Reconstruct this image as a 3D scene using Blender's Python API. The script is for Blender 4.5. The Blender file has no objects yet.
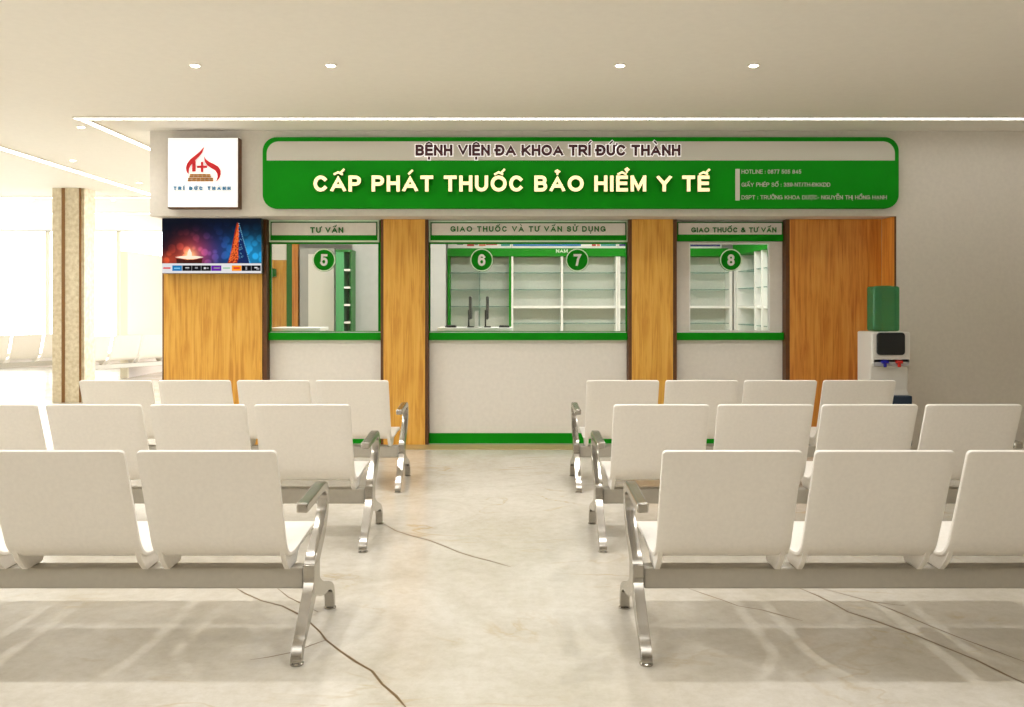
import bpy, bmesh, math, random, unicodedata
from mathutils import Vector, Matrix
random.seed(7)
scene = bpy.context.scene
COL = scene.collection
H = 1.4; F = 840.0; VX = 508.0; VY = 305.0
def PX(px, d): return (px - VX) * d / F
def PZ(py, d): return H - (py - VY) * d / F
DF, DP, DW, DG, DB = 8.11, 8.40, 8.50, 8.54, 12.0     # fascia front, pilasters, counter fronts, glass, shelving
CEIL = 3.08

# ------------------------------------------------------------------ materials
def srgb(r, g, b):
    def c(v):
        v /= 255.0
        return v / 12.92 if v <= 0.04045 else ((v + 0.055) / 1.055) ** 2.4
    return (c(r), c(g), c(b), 1)
MATS = {}
def new_mat(name):
    m = bpy.data.materials.new(name); m.use_nodes = True
    MATS[name] = m
    return m, m.node_tree, m.node_tree.nodes['Principled BSDF']
def mat(name, rgb, rough=0.5, metal=0.0, noise=0.0, scale=8.0, emit=None, estr=0.0, bump=0.0, coat=0.0, stretch=None):
    m, nt, b = new_mat(name)
    b.inputs['Roughness'].default_value = rough
    b.inputs['Metallic'].default_value = metal
    b.inputs['Coat Weight'].default_value = coat
    col = srgb(*rgb)
    b.inputs['Base Color'].default_value = col
    if noise or bump:
        tc = nt.nodes.new('ShaderNodeTexCoord'); mp = nt.nodes.new('ShaderNodeMapping')
        if stretch: mp.inputs['Scale'].default_value = stretch
        nz = nt.nodes.new('ShaderNodeTexNoise')
        nz.inputs['Scale'].default_value = scale; nz.inputs['Detail'].default_value = 6
        nt.links.new(tc.outputs['Object'], mp.inputs['Vector'])
        nt.links.new(mp.outputs['Vector'], nz.inputs['Vector'])
        if noise:
            rp = nt.nodes.new('ShaderNodeValToRGB')
            rp.color_ramp.elements[0].position = 0.3; rp.color_ramp.elements[1].position = 0.7
            rp.color_ramp.elements[0].color = tuple(c * (1 - noise) for c in col[:3]) + (1,)
            rp.color_ramp.elements[1].color = tuple(min(1, c * (1 + noise)) for c in col[:3]) + (1,)
            nt.links.new(nz.outputs['Fac'], rp.inputs['Fac'])
            nt.links.new(rp.outputs['Color'], b.inputs['Base Color'])
        if bump:
            bp = nt.nodes.new('ShaderNodeBump'); bp.inputs['Strength'].default_value = bump
            bp.inputs['Distance'].default_value = 0.002
            nt.links.new(nz.outputs['Fac'], bp.inputs['Height'])
            nt.links.new(bp.outputs['Normal'], b.inputs['Normal'])
    if emit:
        b.inputs['Emission Color'].default_value = srgb(*emit)
        b.inputs['Emission Strength'].default_value = estr
    return m
mat('wall_paint', (220, 213, 202), 0.7, noise=0.03, scale=30, bump=0.05)
mat('ceiling_paint', (236, 231, 221), 0.8, noise=0.015, scale=20)
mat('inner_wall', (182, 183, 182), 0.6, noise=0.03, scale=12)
mat('cream_panel', (232, 226, 217), 0.35, noise=0.03, scale=25)
mat('white_paint', (246, 245, 241), 0.4)
mat('green', (4, 140, 10), 0.6, noise=0.05, scale=6).node_tree.nodes['Principled BSDF'].inputs['Specular IOR Level'].default_value = .15
mat('green_dark', (22, 110, 34), 0.45)
mat('pale_green_line', (226, 248, 220), 0.4)
mat('brown_edge', (96, 58, 26), 0.5, noise=0.15, scale=20)
mat('maroon', (62, 8, 18), 0.6)
mat('halo_white', (250, 246, 244), 0.4, emit=(255, 248, 244), estr=0.45)
mat('cream_letter', (255, 240, 190), 0.4, emit=(255, 236, 176), estr=0.75)
mat('letter_side', (110, 72, 30), 0.4)
mat('sign_white', (250, 250, 250), 0.3, emit=(255, 255, 255), estr=0.35)
mat('label_beige', (202, 197, 184), 0.5)
mat('logo_red', (206, 8, 22), 0.6)
mat('logo_blue', (60, 130, 175), 0.4)
mat('brick_brown', (176, 120, 46), 0.6)
mat('chair_shell', (236, 230, 221), 0.38, noise=0.025, scale=60)
mat('beam_metal', (186, 180, 168), 0.42, metal=0.35, noise=0.03, scale=40)
mat('aluminium', (176, 171, 162), 0.26, metal=1.0, noise=0.05, scale=6)
mat('rubber', (40, 38, 36), 0.6)
mat('black_plastic', (22, 24, 24), 0.3)
mat('grey_plastic', (92, 92, 90), 0.4)
mat('cooler_white', (222, 218, 210), 0.35)
mat('cooler_recess', (176, 176, 178), 0.4)
mat('navy', (20, 44, 66), 0.4)
mat('tap_blue', (24, 22, 150), 0.35)
mat('tap_red', (205, 40, 26), 0.35)
mat('shelf_back', (205, 207, 198), 0.5, noise=0.05, scale=40)
mat('brown_strip', (128, 88, 40), 0.45)
mat('gold_frame', (240, 231, 208), 0.4)
mat('vein', (112, 86, 48), 0.35)
mat('tan_strip', (176, 154, 104), 0.35, noise=0.1, scale=10)
mat('strip_light', (255, 252, 244), 0.5, emit=(255, 253, 248), estr=9.0)
mat('lamp_glow', (255, 248, 235), 0.5, emit=(255, 240, 215), estr=22.0)
mat('ring_white', (225, 218, 204), 0.5)
mat('poster_navy', (28, 46, 120), 0.5); mat('poster_blue', (40, 130, 200), 0.5); mat('poster_teal', (50, 150, 150), 0.5)
mat('poster_red', (190, 50, 50), 0.5); mat('poster_peach', (225, 130, 100), 0.5); mat('poster_grey', (130, 140, 140), 0.5)
mat('partition_paint', (226, 216, 208), 0.7)
mat('teal_panel', (78, 158, 104), 0.3)

def stone_mat():
    m, nt, b = new_mat('column_stone')
    tc = nt.nodes.new('ShaderNodeTexCoord')
    n1 = nt.nodes.new('ShaderNodeTexNoise'); n1.inputs['Scale'].default_value = 18; n1.inputs['Detail'].default_value = 8
    r = nt.nodes.new('ShaderNodeValToRGB')
    r.color_ramp.elements[0].position = .35; r.color_ramp.elements[1].position = .68
    r.color_ramp.elements[0].color = srgb(196, 180, 148); r.color_ramp.elements[1].color = srgb(222, 210, 184)
    nt.links.new(tc.outputs['Object'], n1.inputs['Vector']); nt.links.new(n1.outputs['Fac'], r.inputs['Fac'])
    nt.links.new(r.outputs['Color'], b.inputs['Base Color']); b.inputs['Roughness'].default_value = .45
stone_mat()
def wood_mat(name, dark, mid, light):
    m, nt, b = new_mat(name)
    tc = nt.nodes.new('ShaderNodeTexCoord'); mp = nt.nodes.new('ShaderNodeMapping')
    mp.inputs['Scale'].default_value = (1, 1, 0.045)
    n1 = nt.nodes.new('ShaderNodeTexNoise'); n1.inputs['Scale'].default_value = 34; n1.inputs['Detail'].default_value = 8
    n1.inputs['Roughness'].default_value = .62; n1.inputs['Distortion'].default_value = .6
    mp2 = nt.nodes.new('ShaderNodeMapping'); mp2.inputs['Scale'].default_value = (1, 1, 0.25)
    n2 = nt.nodes.new('ShaderNodeTexNoise'); n2.inputs['Scale'].default_value = 9; n2.inputs['Detail'].default_value = 4
    mx = nt.nodes.new('ShaderNodeMath'); mx.operation = 'MULTIPLY_ADD'; mx.inputs[1].default_value = .3
    r = nt.nodes.new('ShaderNodeValToRGB')
    e = r.color_ramp.elements
    e[0].position = .40; e[0].color = srgb(*dark)
    e[1].position = .80; e[1].color = srgb(*light)
    k = e.new(.56); k.color = srgb(*mid)
    L = nt.links.new
    L(tc.outputs['Object'], mp.inputs['Vector']); L(mp.outputs['Vector'], n1.inputs['Vector'])
    L(tc.outputs['Object'], mp2.inputs['Vector']); L(mp2.outputs['Vector'], n2.inputs['Vector'])
    L(n2.outputs['Fac'], mx.inputs[0]); 
    sub = nt.nodes.new('ShaderNodeMath'); sub.operation = 'MULTIPLY_ADD'; sub.inputs[1].default_value = .8; sub.inputs[2].default_value = -.02
    L(n1.outputs['Fac'], sub.inputs[0]); L(sub.outputs[0], mx.inputs[2])
    L(mx.outputs[0], r.inputs['Fac']); L(r.outputs['Color'], b.inputs['Base Color'])
    b.inputs['Roughness'].default_value = .42
wood_mat('oak', (202, 138, 50), (226, 170, 72), (238, 190, 98))
wood_mat('oak_deep_shaded', (192, 112, 38), (220, 148, 60), (232, 172, 84))  # redder, darker oak; dim light is partly put into its colour

def floor_mat():
    m, nt, b = new_mat('marble_floor')
    L = nt.links.new
    tc = nt.nodes.new('ShaderNodeTexCoord')
    n1 = nt.nodes.new('ShaderNodeTexNoise'); n1.inputs['Scale'].default_value = 1.1; n1.inputs['Detail'].default_value = 9; n1.inputs['Roughness'].default_value = .62; n1.inputs['Distortion'].default_value = 1.2
    r1 = nt.nodes.new('ShaderNodeValToRGB')
    e = r1.color_ramp.elements
    e[0].position = .30; e[0].color = srgb(200, 192, 176); e[1].position = .62; e[1].color = srgb(219, 213, 202)
    # fine mottling
    n2 = nt.nodes.new('ShaderNodeTexNoise'); n2.inputs['Scale'].default_value = 16; n2.inputs['Detail'].default_value = 12; n2.inputs['Roughness'].default_value = .8
    r2 = nt.nodes.new('ShaderNodeValToRGB')
    r2.color_ramp.elements[0].position = .3; r2.color_ramp.elements[0].color = (.86, .84, .79, 1)
    r2.color_ramp.elements[1].position = .58; r2.color_ramp.elements[1].color = (1, 1, 1, 1)
    mu = nt.nodes.new('ShaderNodeMixRGB'); mu.blend_type = 'MULTIPLY'; mu.inputs['Fac'].default_value = 1
    # soft tan veins: ridge of a distorted noise, kept to patches
    mp = nt.nodes.new('ShaderNodeMapping'); mp.inputs['Rotation'].default_value = (0, 0, .6); mp.inputs['Scale'].default_value = (1, 1.9, 1)
    n3 = nt.nodes.new('ShaderNodeTexNoise'); n3.inputs['Scale'].default_value = .9; n3.inputs['Detail'].default_value = 7; n3.inputs['Distortion'].default_value = 1.6
    ab = nt.nodes.new('ShaderNodeMath'); ab.operation = 'SUBTRACT'; ab.inputs[1].default_value = .5
    ab2 = nt.nodes.new('ShaderNodeMath'); ab2.operation = 'ABSOLUTE'
    r3 = nt.nodes.new('ShaderNodeValToRGB')
    r3.color_ramp.elements[0].position = 0; r3.color_ramp.elements[0].color = (1, 1, 1, 1)
    r3.color_ramp.elements[1].position = .018; r3.color_ramp.elements[1].color = (0, 0, 0, 1)
    n4 = nt.nodes.new('ShaderNodeTexNoise'); n4.inputs['Scale'].default_value = 1.3; n4.inputs['Detail'].default_value = 3
    r4 = nt.nodes.new('ShaderNodeValToRGB')
    r4.color_ramp.elements[0].position = .5; r4.color_ramp.elements[0].color = (0, 0, 0, 1)
    r4.color_ramp.elements[1].position = .68; r4.color_ramp.elements[1].color = (.7, .7, .7, 1)
    mk = nt.nodes.new('ShaderNodeMath'); mk.operation = 'MULTIPLY'
    mx = nt.nodes.new('ShaderNodeMixRGB'); mx.inputs['Color2'].default_value = srgb(188, 164, 118)
    for n in (n1, n2, n4): L(tc.outputs['Object'], n.inputs['Vector'])
    L(tc.outputs['Object'], mp.inputs['Vector']); L(mp.outputs['Vector'], n3.inputs['Vector'])
    L(n1.outputs['Fac'], r1.inputs['Fac']); L(n2.outputs['Fac'], r2.inputs['Fac'])
    L(r1.outputs['Color'], mu.inputs['Color1']); L(r2.outputs['Color'], mu.inputs['Color2'])
    L(n3.outputs['Fac'], ab.inputs[0]); L(ab.outputs[0], ab2.inputs[0]); L(ab2.outputs[0], r3.inputs['Fac'])
    L(n4.outputs['Fac'], r4.inputs['Fac'])
    L(r3.outputs['Color'], mk.inputs[0]); L(r4.outputs['Color'], mk.inputs[1])
    L(mk.outputs[0], mx.inputs['Fac']); L(mu.outputs['Color'], mx.inputs['Color1'])
    L(mx.outputs['Color'], b.inputs['Base Color'])
    b.inputs['Roughness'].default_value = .2
    b.inputs['Specular IOR Level'].default_value = .45
floor_mat()

def pane_mat(name, tint=(0.97, 0.99, 0.98), gl=.06):
    m = bpy.data.materials.new(name); m.use_nodes = True; MATS[name] = m
    nt = m.node_tree; nt.nodes.clear()
    o = nt.nodes.new('ShaderNodeOutputMaterial'); mx = nt.nodes.new('ShaderNodeMixShader')
    t = nt.nodes.new('ShaderNodeBsdfTransparent'); t.inputs['Color'].default_value = (*tint, 1)
    g = nt.nodes.new('ShaderNodeBsdfGlossy'); g.inputs['Roughness'].default_value = .03
    fr = nt.nodes.new('ShaderNodeFresnel'); fr.inputs['IOR'].default_value = 1.45
    nt.links.new(fr.outputs[0], mx.inputs[0]); nt.links.new(t.outputs[0], mx.inputs[1]); nt.links.new(g.outputs[0], mx.inputs[2])
    nt.links.new(mx.outputs[0], o.inputs[0])
pane_mat('pane')
def shelf_glass():
    m, nt, b = new_mat('glass_shelf')
    b.inputs['Base Color'].default_value = srgb(120, 165, 158); b.inputs['Roughness'].default_value = .2
    o = nt.nodes['Material Output']; mx = nt.nodes.new('ShaderNodeMixShader'); mx.inputs[0].default_value = .7
    t = nt.nodes.new('ShaderNodeBsdfTransparent'); t.inputs[0].default_value = (.9, .97, .95, 1)
    nt.links.new(b.outputs[0], mx.inputs[1]); nt.links.new(t.outputs[0], mx.inputs[2]); nt.links.new(mx.outputs[0], o.inputs[0])
shelf_glass()
def bottle_mat():
    m, nt, b = new_mat('bottle_green')
    b.inputs['Base Color'].default_value = srgb(74, 165, 118); b.inputs['Roughness'].default_value = .12
    o = nt.nodes['Material Output']; mx = nt.nodes.new('ShaderNodeMixShader'); mx.inputs[0].default_value = .6
    t = nt.nodes.new('ShaderNodeBsdfTransparent'); t.inputs[0].default_value = (.36, .66, .34, 1)
    nt.links.new(b.outputs[0], mx.inputs[1]); nt.links.new(t.outputs[0], mx.inputs[2]); nt.links.new(mx.outputs[0], o.inputs[0])
bottle_mat()
def tv_mat():
    m, nt, b = new_mat('tv_picture')
    L = nt.links.new
    tc = nt.nodes.new('ShaderNodeTexCoord'); sx = nt.nodes.new('ShaderNodeSeparateXYZ')
    L(tc.outputs['Object'], sx.inputs[0])            # object space: x 0..1 across, z 0..1 up (metres scaled below)
    W, Hh = TVW, TVH
    u = nt.nodes.new('ShaderNodeMath'); u.operation = 'DIVIDE'; u.inputs[1].default_value = W; L(sx.outputs[0], u.inputs[0])
    v = nt.nodes.new('ShaderNodeMath'); v.operation = 'DIVIDE'; v.inputs[1].default_value = Hh; L(sx.outputs[2], v.inputs[0])
    # blue glow increasing to the right & bottom
    def glow(cu, cv, su, sv, col, strength):
        a = nt.nodes.new('ShaderNodeMath'); a.operation = 'SUBTRACT'; a.inputs[1].default_value = cu; L(u.outputs[0], a.inputs[0])
        a2 = nt.nodes.new('ShaderNodeMath'); a2.operation = 'DIVIDE'; a2.inputs[1].default_value = su; L(a.outputs[0], a2.inputs[0])
        a3 = nt.nodes.new('ShaderNodeMath'); a3.operation = 'POWER'; a3.inputs[1].default_value = 2; L(a2.outputs[0], a3.inputs[0])
        c = nt.nodes.new('ShaderNodeMath'); c.operation = 'SUBTRACT'; c.inputs[1].default_value = cv; L(v.outputs[0], c.inputs[0])
        c2 = nt.nodes.new('ShaderNodeMath'); c2.operation = 'DIVIDE'; c2.inputs[1].default_value = sv; L(c.outputs[0], c2.inputs[0])
        c3 = nt.nodes.new('ShaderNodeMath'); c3.operation = 'POWER'; c3.inputs[1].default_value = 2; L(c2.outputs[0], c3.inputs[0])
        s = nt.nodes.new('ShaderNodeMath'); s.operation = 'ADD'; L(a3.outputs[0], s.inputs[0]); L(c3.outputs[0], s.inputs[1])
        n = nt.nodes.new('ShaderNodeMath'); n.operation = 'MULTIPLY'; n.inputs[1].default_value = -1; L(s.outputs[0], n.inputs[0])
        ex = nt.nodes.new('ShaderNodeMath'); ex.operation = 'EXPONENT'; L(n.outputs[0], ex.inputs[0])
        mm = nt.nodes.new('ShaderNodeMixRGB'); mm.blend_type = 'MULTIPLY'; mm.inputs['Fac'].default_value = 1
        mm.inputs['Color2'].default_value = tuple(x * strength for x in srgb(*col)[:3]) + (1,)
        L(ex.outputs[0], mm.inputs['Color1'])
        return mm.outputs['Color']
    terms = [glow(.93, .16, .2, .36, (40, 170, 230), 1.0), glow(.6, .22, .24, .4, (30, 90, 190), .5),
             glow(.28, .16, .06, .14, (255, 220, 130), 1.4), glow(.27, .2, .15, .3, (255, 90, 40), .9),
             glow(.38, .2, .16, .3, (170, 60, 120), .45), glow(.05, .08, .1, .15, (240, 90, 40), .8)]
    base = nt.nodes.new('ShaderNodeRGB'); base.outputs[0].default_value = srgb(8, 14, 28)
    cur = base.outputs[0]
    # bokeh discs modulate the glow
    vo = nt.nodes.new('ShaderNodeTexVoronoi'); vo.inputs['Scale'].default_value = 13
    L(tc.outputs['Object'], vo.inputs['Vector'])
    rr = nt.nodes.new('ShaderNodeValToRGB'); rr.color_ramp.elements[0].position = .40; rr.color_ramp.elements[0].color = (1.0, 1.0, 1.0, 1)
    rr.color_ramp.elements[1].position = .55; rr.color_ramp.elements[1].color = (.5, .5, .5, 1)
    L(vo.outputs['Distance'], rr.inputs['Fac'])
    acc = None
    for t in terms:
        if acc is None: acc = t; continue
        ad = nt.nodes.new('ShaderNodeMixRGB'); ad.blend_type = 'ADD'; ad.inputs['Fac'].default_value = 1
        L(acc, ad.inputs['Color1']); L(t, ad.inputs['Color2']); acc = ad.outputs['Color']
    mm = nt.nodes.new('ShaderNodeMixRGB'); mm.blend_type = 'MULTIPLY'; mm.inputs['Fac'].default_value = 1
    L(acc, mm.inputs['Color1']); L(rr.outputs['Color'], mm.inputs['Color2'])
    ad = nt.nodes.new('ShaderNodeMixRGB'); ad.blend_type = 'ADD'; ad.inputs['Fac'].default_value = 1
    L(cur, ad.inputs['Color1']); L(mm.outputs['Color'], ad.inputs['Color2'])
    b.inputs['Base Color'].default_value = (0, 0, 0, 1); b.inputs['Roughness'].default_value = .5; b.inputs['Specular IOR Level'].default_value = .08
    L(ad.outputs['Color'], b.inputs['Emission Color']); b.inputs['Emission Strength'].default_value = 1.0
TVW = (260 - 163.5) * 8.30 / F; TVH = (263.5 - 219.5) * 8.30 / F
tv_mat()
def emis(name, rgb, s=1.0):
    m = mat(name, (0, 0, 0), .5, emit=rgb, estr=s)
    m.node_tree.nodes['Principled BSDF'].inputs['Specular IOR Level'].default_value = .08
    return m
emis('tv_white', (238, 236, 238), .9); emis('tv_orange', (244, 110, 50), 1.0); emis('tv_cream', (255, 240, 214), 1.0)
emis('tv_rust', (150, 44, 22)); emis('tv_black', (14, 14, 18)); emis('tv_tile_blue', (30, 120, 180)); emis('tv_purple', (104, 30, 160)); emis('tv_tile_orange', (250, 150, 30))
emis('tv_red', (226, 40, 40)); emis('tv_mint', (150, 200, 160)); emis('tv_cyan', (130, 200, 230)); emis('tv_darkblue', (18, 40, 90)); emis('tv_brown', (70, 26, 18)); emis('tv_grey', (150, 150, 155))

# ------------------------------------------------------------------ mesh helpers
class MB:
    """collects shapes, builds ONE mesh object"""
    def __init__(self): self.bm = bmesh.new(); self.mi = 0
    def slot(self, i): self.mi = i; return self
    def _f(self, vs):
        try:
            f = self.bm.faces.new(vs); f.material_index = self.mi; return f
        except ValueError: return None
    def box(self, x0, x1, y0, y1, z0, z1):
        if x0 > x1: x0, x1 = x1, x0
        if y0 > y1: y0, y1 = y1, y0
        if z0 > z1: z0, z1 = z1, z0
        v = [self.bm.verts.new(p) for p in ((x0,y0,z0),(x1,y0,z0),(x1,y1,z0),(x0,y1,z0),(x0,y0,z1),(x1,y0,z1),(x1,y1,z1),(x0,y1,z1))]
        for q in ((3,2,1,0),(4,5,6,7),(0,1,5,4),(1,2,6,5),(2,3,7,6),(3,0,4,7)): self._f([v[i] for i in q])
        return self
    def prism_y(self, pts, y0, y1):
        """polygon in XZ extruded along Y (y0 = face toward camera)"""
        a = [self.bm.verts.new((x, y0, z)) for x, z in pts]; b = [self.bm.verts.new((x, y1, z)) for x, z in pts]
        n = len(pts)
        self._f(a); self._f(b[::-1])
        for i in range(n): self._f([a[(i+1) % n], a[i], b[i], b[(i+1) % n]])
        return self
    def prism_x(self, pts, x0, x1):
        a = [self.bm.verts.new((x0, y, z)) for y, z in pts]; b = [self.bm.verts.new((x1, y, z)) for y, z in pts]
        n = len(pts)
        self._f(a[::-1]); self._f(b)
        for i in range(n): self._f([a[i], a[(i+1) % n], b[(i+1) % n], b[i]])
        return self
    def ribbon_x(self, pts, widths, x0, x1):
        """a bar following a YZ path, of varying width, from x0 to x1"""
        n = len(pts); rows = []
        for i, (y, z) in enumerate(pts):
            p = pts[max(0, i-1)]; q = pts[min(n-1, i+1)]
            ty, tz = q[0]-p[0], q[1]-p[1]; l = math.hypot(ty, tz) or 1
            ny, nz = -tz/l, ty/l; w = widths[i]/2
            rows.append([self.bm.verts.new((x, y+s*ny*w, z+s*nz*w)) for x, s in ((x0,1),(x1,1),(x1,-1),(x0,-1))])
        for a, b in zip(rows, rows[1:]):
            for k in range(4): self._f([a[k], a[(k+1) % 4], b[(k+1) % 4], b[k]])
        self._f(rows[0][::-1]); self._f(rows[-1])
        return self
    def lathe(self, prof, cx, cy, seg=20):
        rings = []
        for r, z in prof:
            rings.append([self.bm.verts.new((cx+r*math.cos(2*math.pi*k/seg), cy+r*math.sin(2*math.pi*k/seg), z)) for k in range(seg)])
        for a, b in zip(rings, rings[1:]):
            for k in range(seg): self._f([a[k], a[(k+1) % seg], b[(k+1) % seg], b[k]])
        self._f(rings[0][::-1]); self._f(rings[-1])
        return self
    def build(self, name, mats, parent=None, bevel=0, seg=2, smooth=None, loc=None):
        bmesh.ops.recalc_face_normals(self.bm, faces=self.bm.faces[:])
        me = bpy.data.meshes.new(name); self.bm.to_mesh(me); self.bm.free()
        if isinstance(mats, str): mats = [mats]
        for m in mats: me.materials.append(MATS[m])
        return link(name, me, parent, bevel, seg, smooth, loc)
def link(name, me, parent=None, bevel=0, seg=2, smooth=None, loc=None):
    o = bpy.data.objects.new(name, me); COL.objects.link(o)
    if parent is not None: o.parent = parent
    if loc: o.location = loc
    if bevel:
        md = o.modifiers.new('bevel', 'BEVEL'); md.width = bevel; md.segments = seg; md.limit_method = 'ANGLE'; md.angle_limit = math.radians(40)
        if smooth is None: smooth = 35
    if smooth:
        me.shade_smooth()
        me.set_sharp_from_angle(angle=math.radians(smooth))
    return o
def tag(o, label, cat, group=None):
    o['label'] = label; o['category'] = cat
    if group: o['group'] = group
    return o
def thing(name, label, cat, loc=(0,0,0), group=None):
    o = bpy.data.objects.new(name, None); COL.objects.link(o); o.location = loc; o.empty_display_size = .1
    return tag(o, label, cat, group)
def struct(name, mb, mats, **k):
    o = mb.build(name, mats, **k); o['kind'] = 'structure'; return o
def copy_tree(o, parent=None):
    c = o.copy(); COL.objects.link(c)
    if parent is not None: c.parent = parent
    for ch in list(o.children): copy_tree(ch, c)
    return c
def catmull(pts, n=6):
    out = []
    P = [pts[0]] + list(pts) + [pts[-1]]
    for i in range(1, len(P)-2):
        for k in range(n):
            t = k/n
            out.append(tuple(.5*((2*b)+(-a+c)*t+(2*a-5*b+4*c-d)*t*t+(-a+3*b-3*c+d)*t**3) for a, b, c, d in zip(P[i-1], P[i], P[i+1], P[i+2])))
    out.append(tuple(pts[-1])); return out

# lettering: thick letters built stroke by stroke, standing on a surface that faces the camera
def _arc(cx, cy, rx, ry, a0, a1, n=12):
    return [(cx+rx*math.cos(math.radians(a0+(a1-a0)*k/n)), cy+ry*math.sin(math.radians(a0+(a1-a0)*k/n))) for k in range(n+1)]
_O = _arc(.5, .5, .5, .5, 90, 450, 26)
_BOWL = [(0, 1), (.62, 1)] + _arc(.62, .73, .38, .27, 80, -80, 8) + [(.62, .46), (0, .46)]
_S = [(.96, .76)] + _arc(.5, .76, .45, .24, 35, 180, 10) + _arc(.5, .76, .45, .24, 190, 262, 4) + _arc(.5, .25, .5, .25, 80, 0, 6)[0:] + _arc(.5, .25, .5, .25, -10, -165, 10)
GL = {'A': (.96, [[(0,0),(.5,1),(1,0)], [(.2,.3),(.8,.3)]]), 'B': (.80, [[(0,0),(0,1)], [(0,1),(.58,1)]+_arc(.58,.765,.36,.235,80,-80,8)+[(.58,.53),(0,.53)], [(.58,.53)]+_arc(.62,.265,.38,.265,80,-80,8)+[(.62,0),(0,0)]]),
 'C': (.90, [_arc(.5,.5,.5,.5,42,318,22)]), 'D': (.86, [[(0,0),(0,1)], [(0,1),(.45,1)]+_arc(.45,.5,.55,.5,80,-80,12)+[(.45,0),(0,0)]]),
 'E': (.74, [[(0,0),(0,1)], [(0,1),(1,1)], [(0,.52),(.92,.52)], [(0,0),(1,0)]]), 'G': (.94, [_arc(.5,.5,.5,.5,42,345,22)+[(1,.46)], [(1,0.1),(1,.44),(.56,.44)]]),
 'H': (.82, [[(0,0),(0,1)], [(1,0),(1,1)], [(0,.52),(1,.52)]]), 'I': (0, [[(0,0),(0,1)]]), 'K': (.86, [[(0,0),(0,1)], [(.95,1),(0,.3)], [(.3,.56),(1,0)]]),
 'L': (.72, [[(0,1),(0,0)], [(0,0),(1,0)]]), 'M': (.98, [[(0,0),(0,1)], [(.03,1),(.5,.05),(.97,1)], [(1,1),(1,0)]]), 'N': (.82, [[(0,0),(0,1)], [(0,1),(1,0)], [(1,0),(1,1)]]),
 'O': (1.0, [_O]), 'P': (.78, [[(0,0),(0,1)], _BOWL]), 'R': (.84, [[(0,0),(0,1)], _BOWL, [(.5,.46),(1,0)]]), 'S': (.78, [_S]), 'T': (.80, [[(0,1),(1,1)], [(.5,1),(.5,0)]]),
 'U': (.82, [[(0,1),(0,.4)]+_arc(.5,.38,.5,.38,190,350,12)+[(1,.4),(1,1)]]), 'V': (.92, [[(0,1),(.5,0),(1,1)]]), 'Y': (.92, [[(0,1),(.5,.45),(1,1)], [(.5,.45),(.5,0)]]), 'X': (.9, [[(0,0),(1,1)], [(0,1),(1,0)]]),
 '0': (.70, [_O]), '3': (.70, [[(.03,.74)]+_arc(.5,.75,.44,.25,170,-80,14)+[(.4,.52)], [(.4,.52)]+_arc(.5,.26,.5,.26,80,-170,14)]), '4': (.74, [[(.72,0),(.72,1),(0,.3),(1,.3)]]),
 '5': (.70, [[(.95,1),(.18,1),(.1,.52)]+_arc(.48,.32,.5,.32,125,-160,16)]), '6': (.70, [_arc(.5,.31,.5,.31,90,450,20), [(.96,.82)]+_arc(.52,.6,.5,.4,62,180,10)+[(0,.36)]]),
 '7': (.70, [[(0,1),(1,1),(.62,.55),(.42,0)]]), '8': (.70, [_arc(.5,.76,.44,.24,90,450,20), _arc(.5,.26,.5,.26,90,450,20)]), '9': (.70, [_arc(.5,.69,.5,.31,90,450,20), [(.05,.2)]+_arc(.48,.4,.5,.4,-115,0,10)+[(1,.64)]]),
 ':': (0, [[(0,.08),(0,.1)], [(0,.62),(0,.64)]]), '-': (.34, [[(0,.38),(1,.38)]]), '/': (.36, [[(0,0),(1,1)]]),
 '&': (.92, [[(1,0),(.2,.72)]+_arc(.42,.8,.24,.2,160,0,10)+[(.6,.66),(.1,.42)]+_arc(.38,.24,.38,.24,150,300,10)+[(.95,.45)]])}
GL['Đ'] = (.86, GL['D'][1] + [[(-.2,.5),(.4,.5)]])
MARK = {'\u0302': [[(-.22,1.09),(0,1.21),(.22,1.09)]], '\u0301': [[(-.06,1.12),(.12,1.30)]], '\u0300': [[(.06,1.12),(-.12,1.30)]], '\u0303': [[(-.24,1.14),(-.1,1.2),(.08,1.13),(.24,1.2)]],
        '\u0309': [[(-.1,1.26),(0,1.32),(.1,1.25),(0,1.17),(0,1.1)]], '\u0323': [[(0,-.26),(0,-.2)]]}
UP = {'\u0301': [[(.2,1.22),(.34,1.36)]], '\u0300': [[(.36,1.24),(.18,1.42)]], '\u0309': [[(.22,1.38),(.32,1.44),(.4,1.37),(.3,1.3),(.3,1.24)]], '\u0303': [[(-.24,1.34),(-.1,1.40),(.08,1.33),(.24,1.40)]]}
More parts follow.
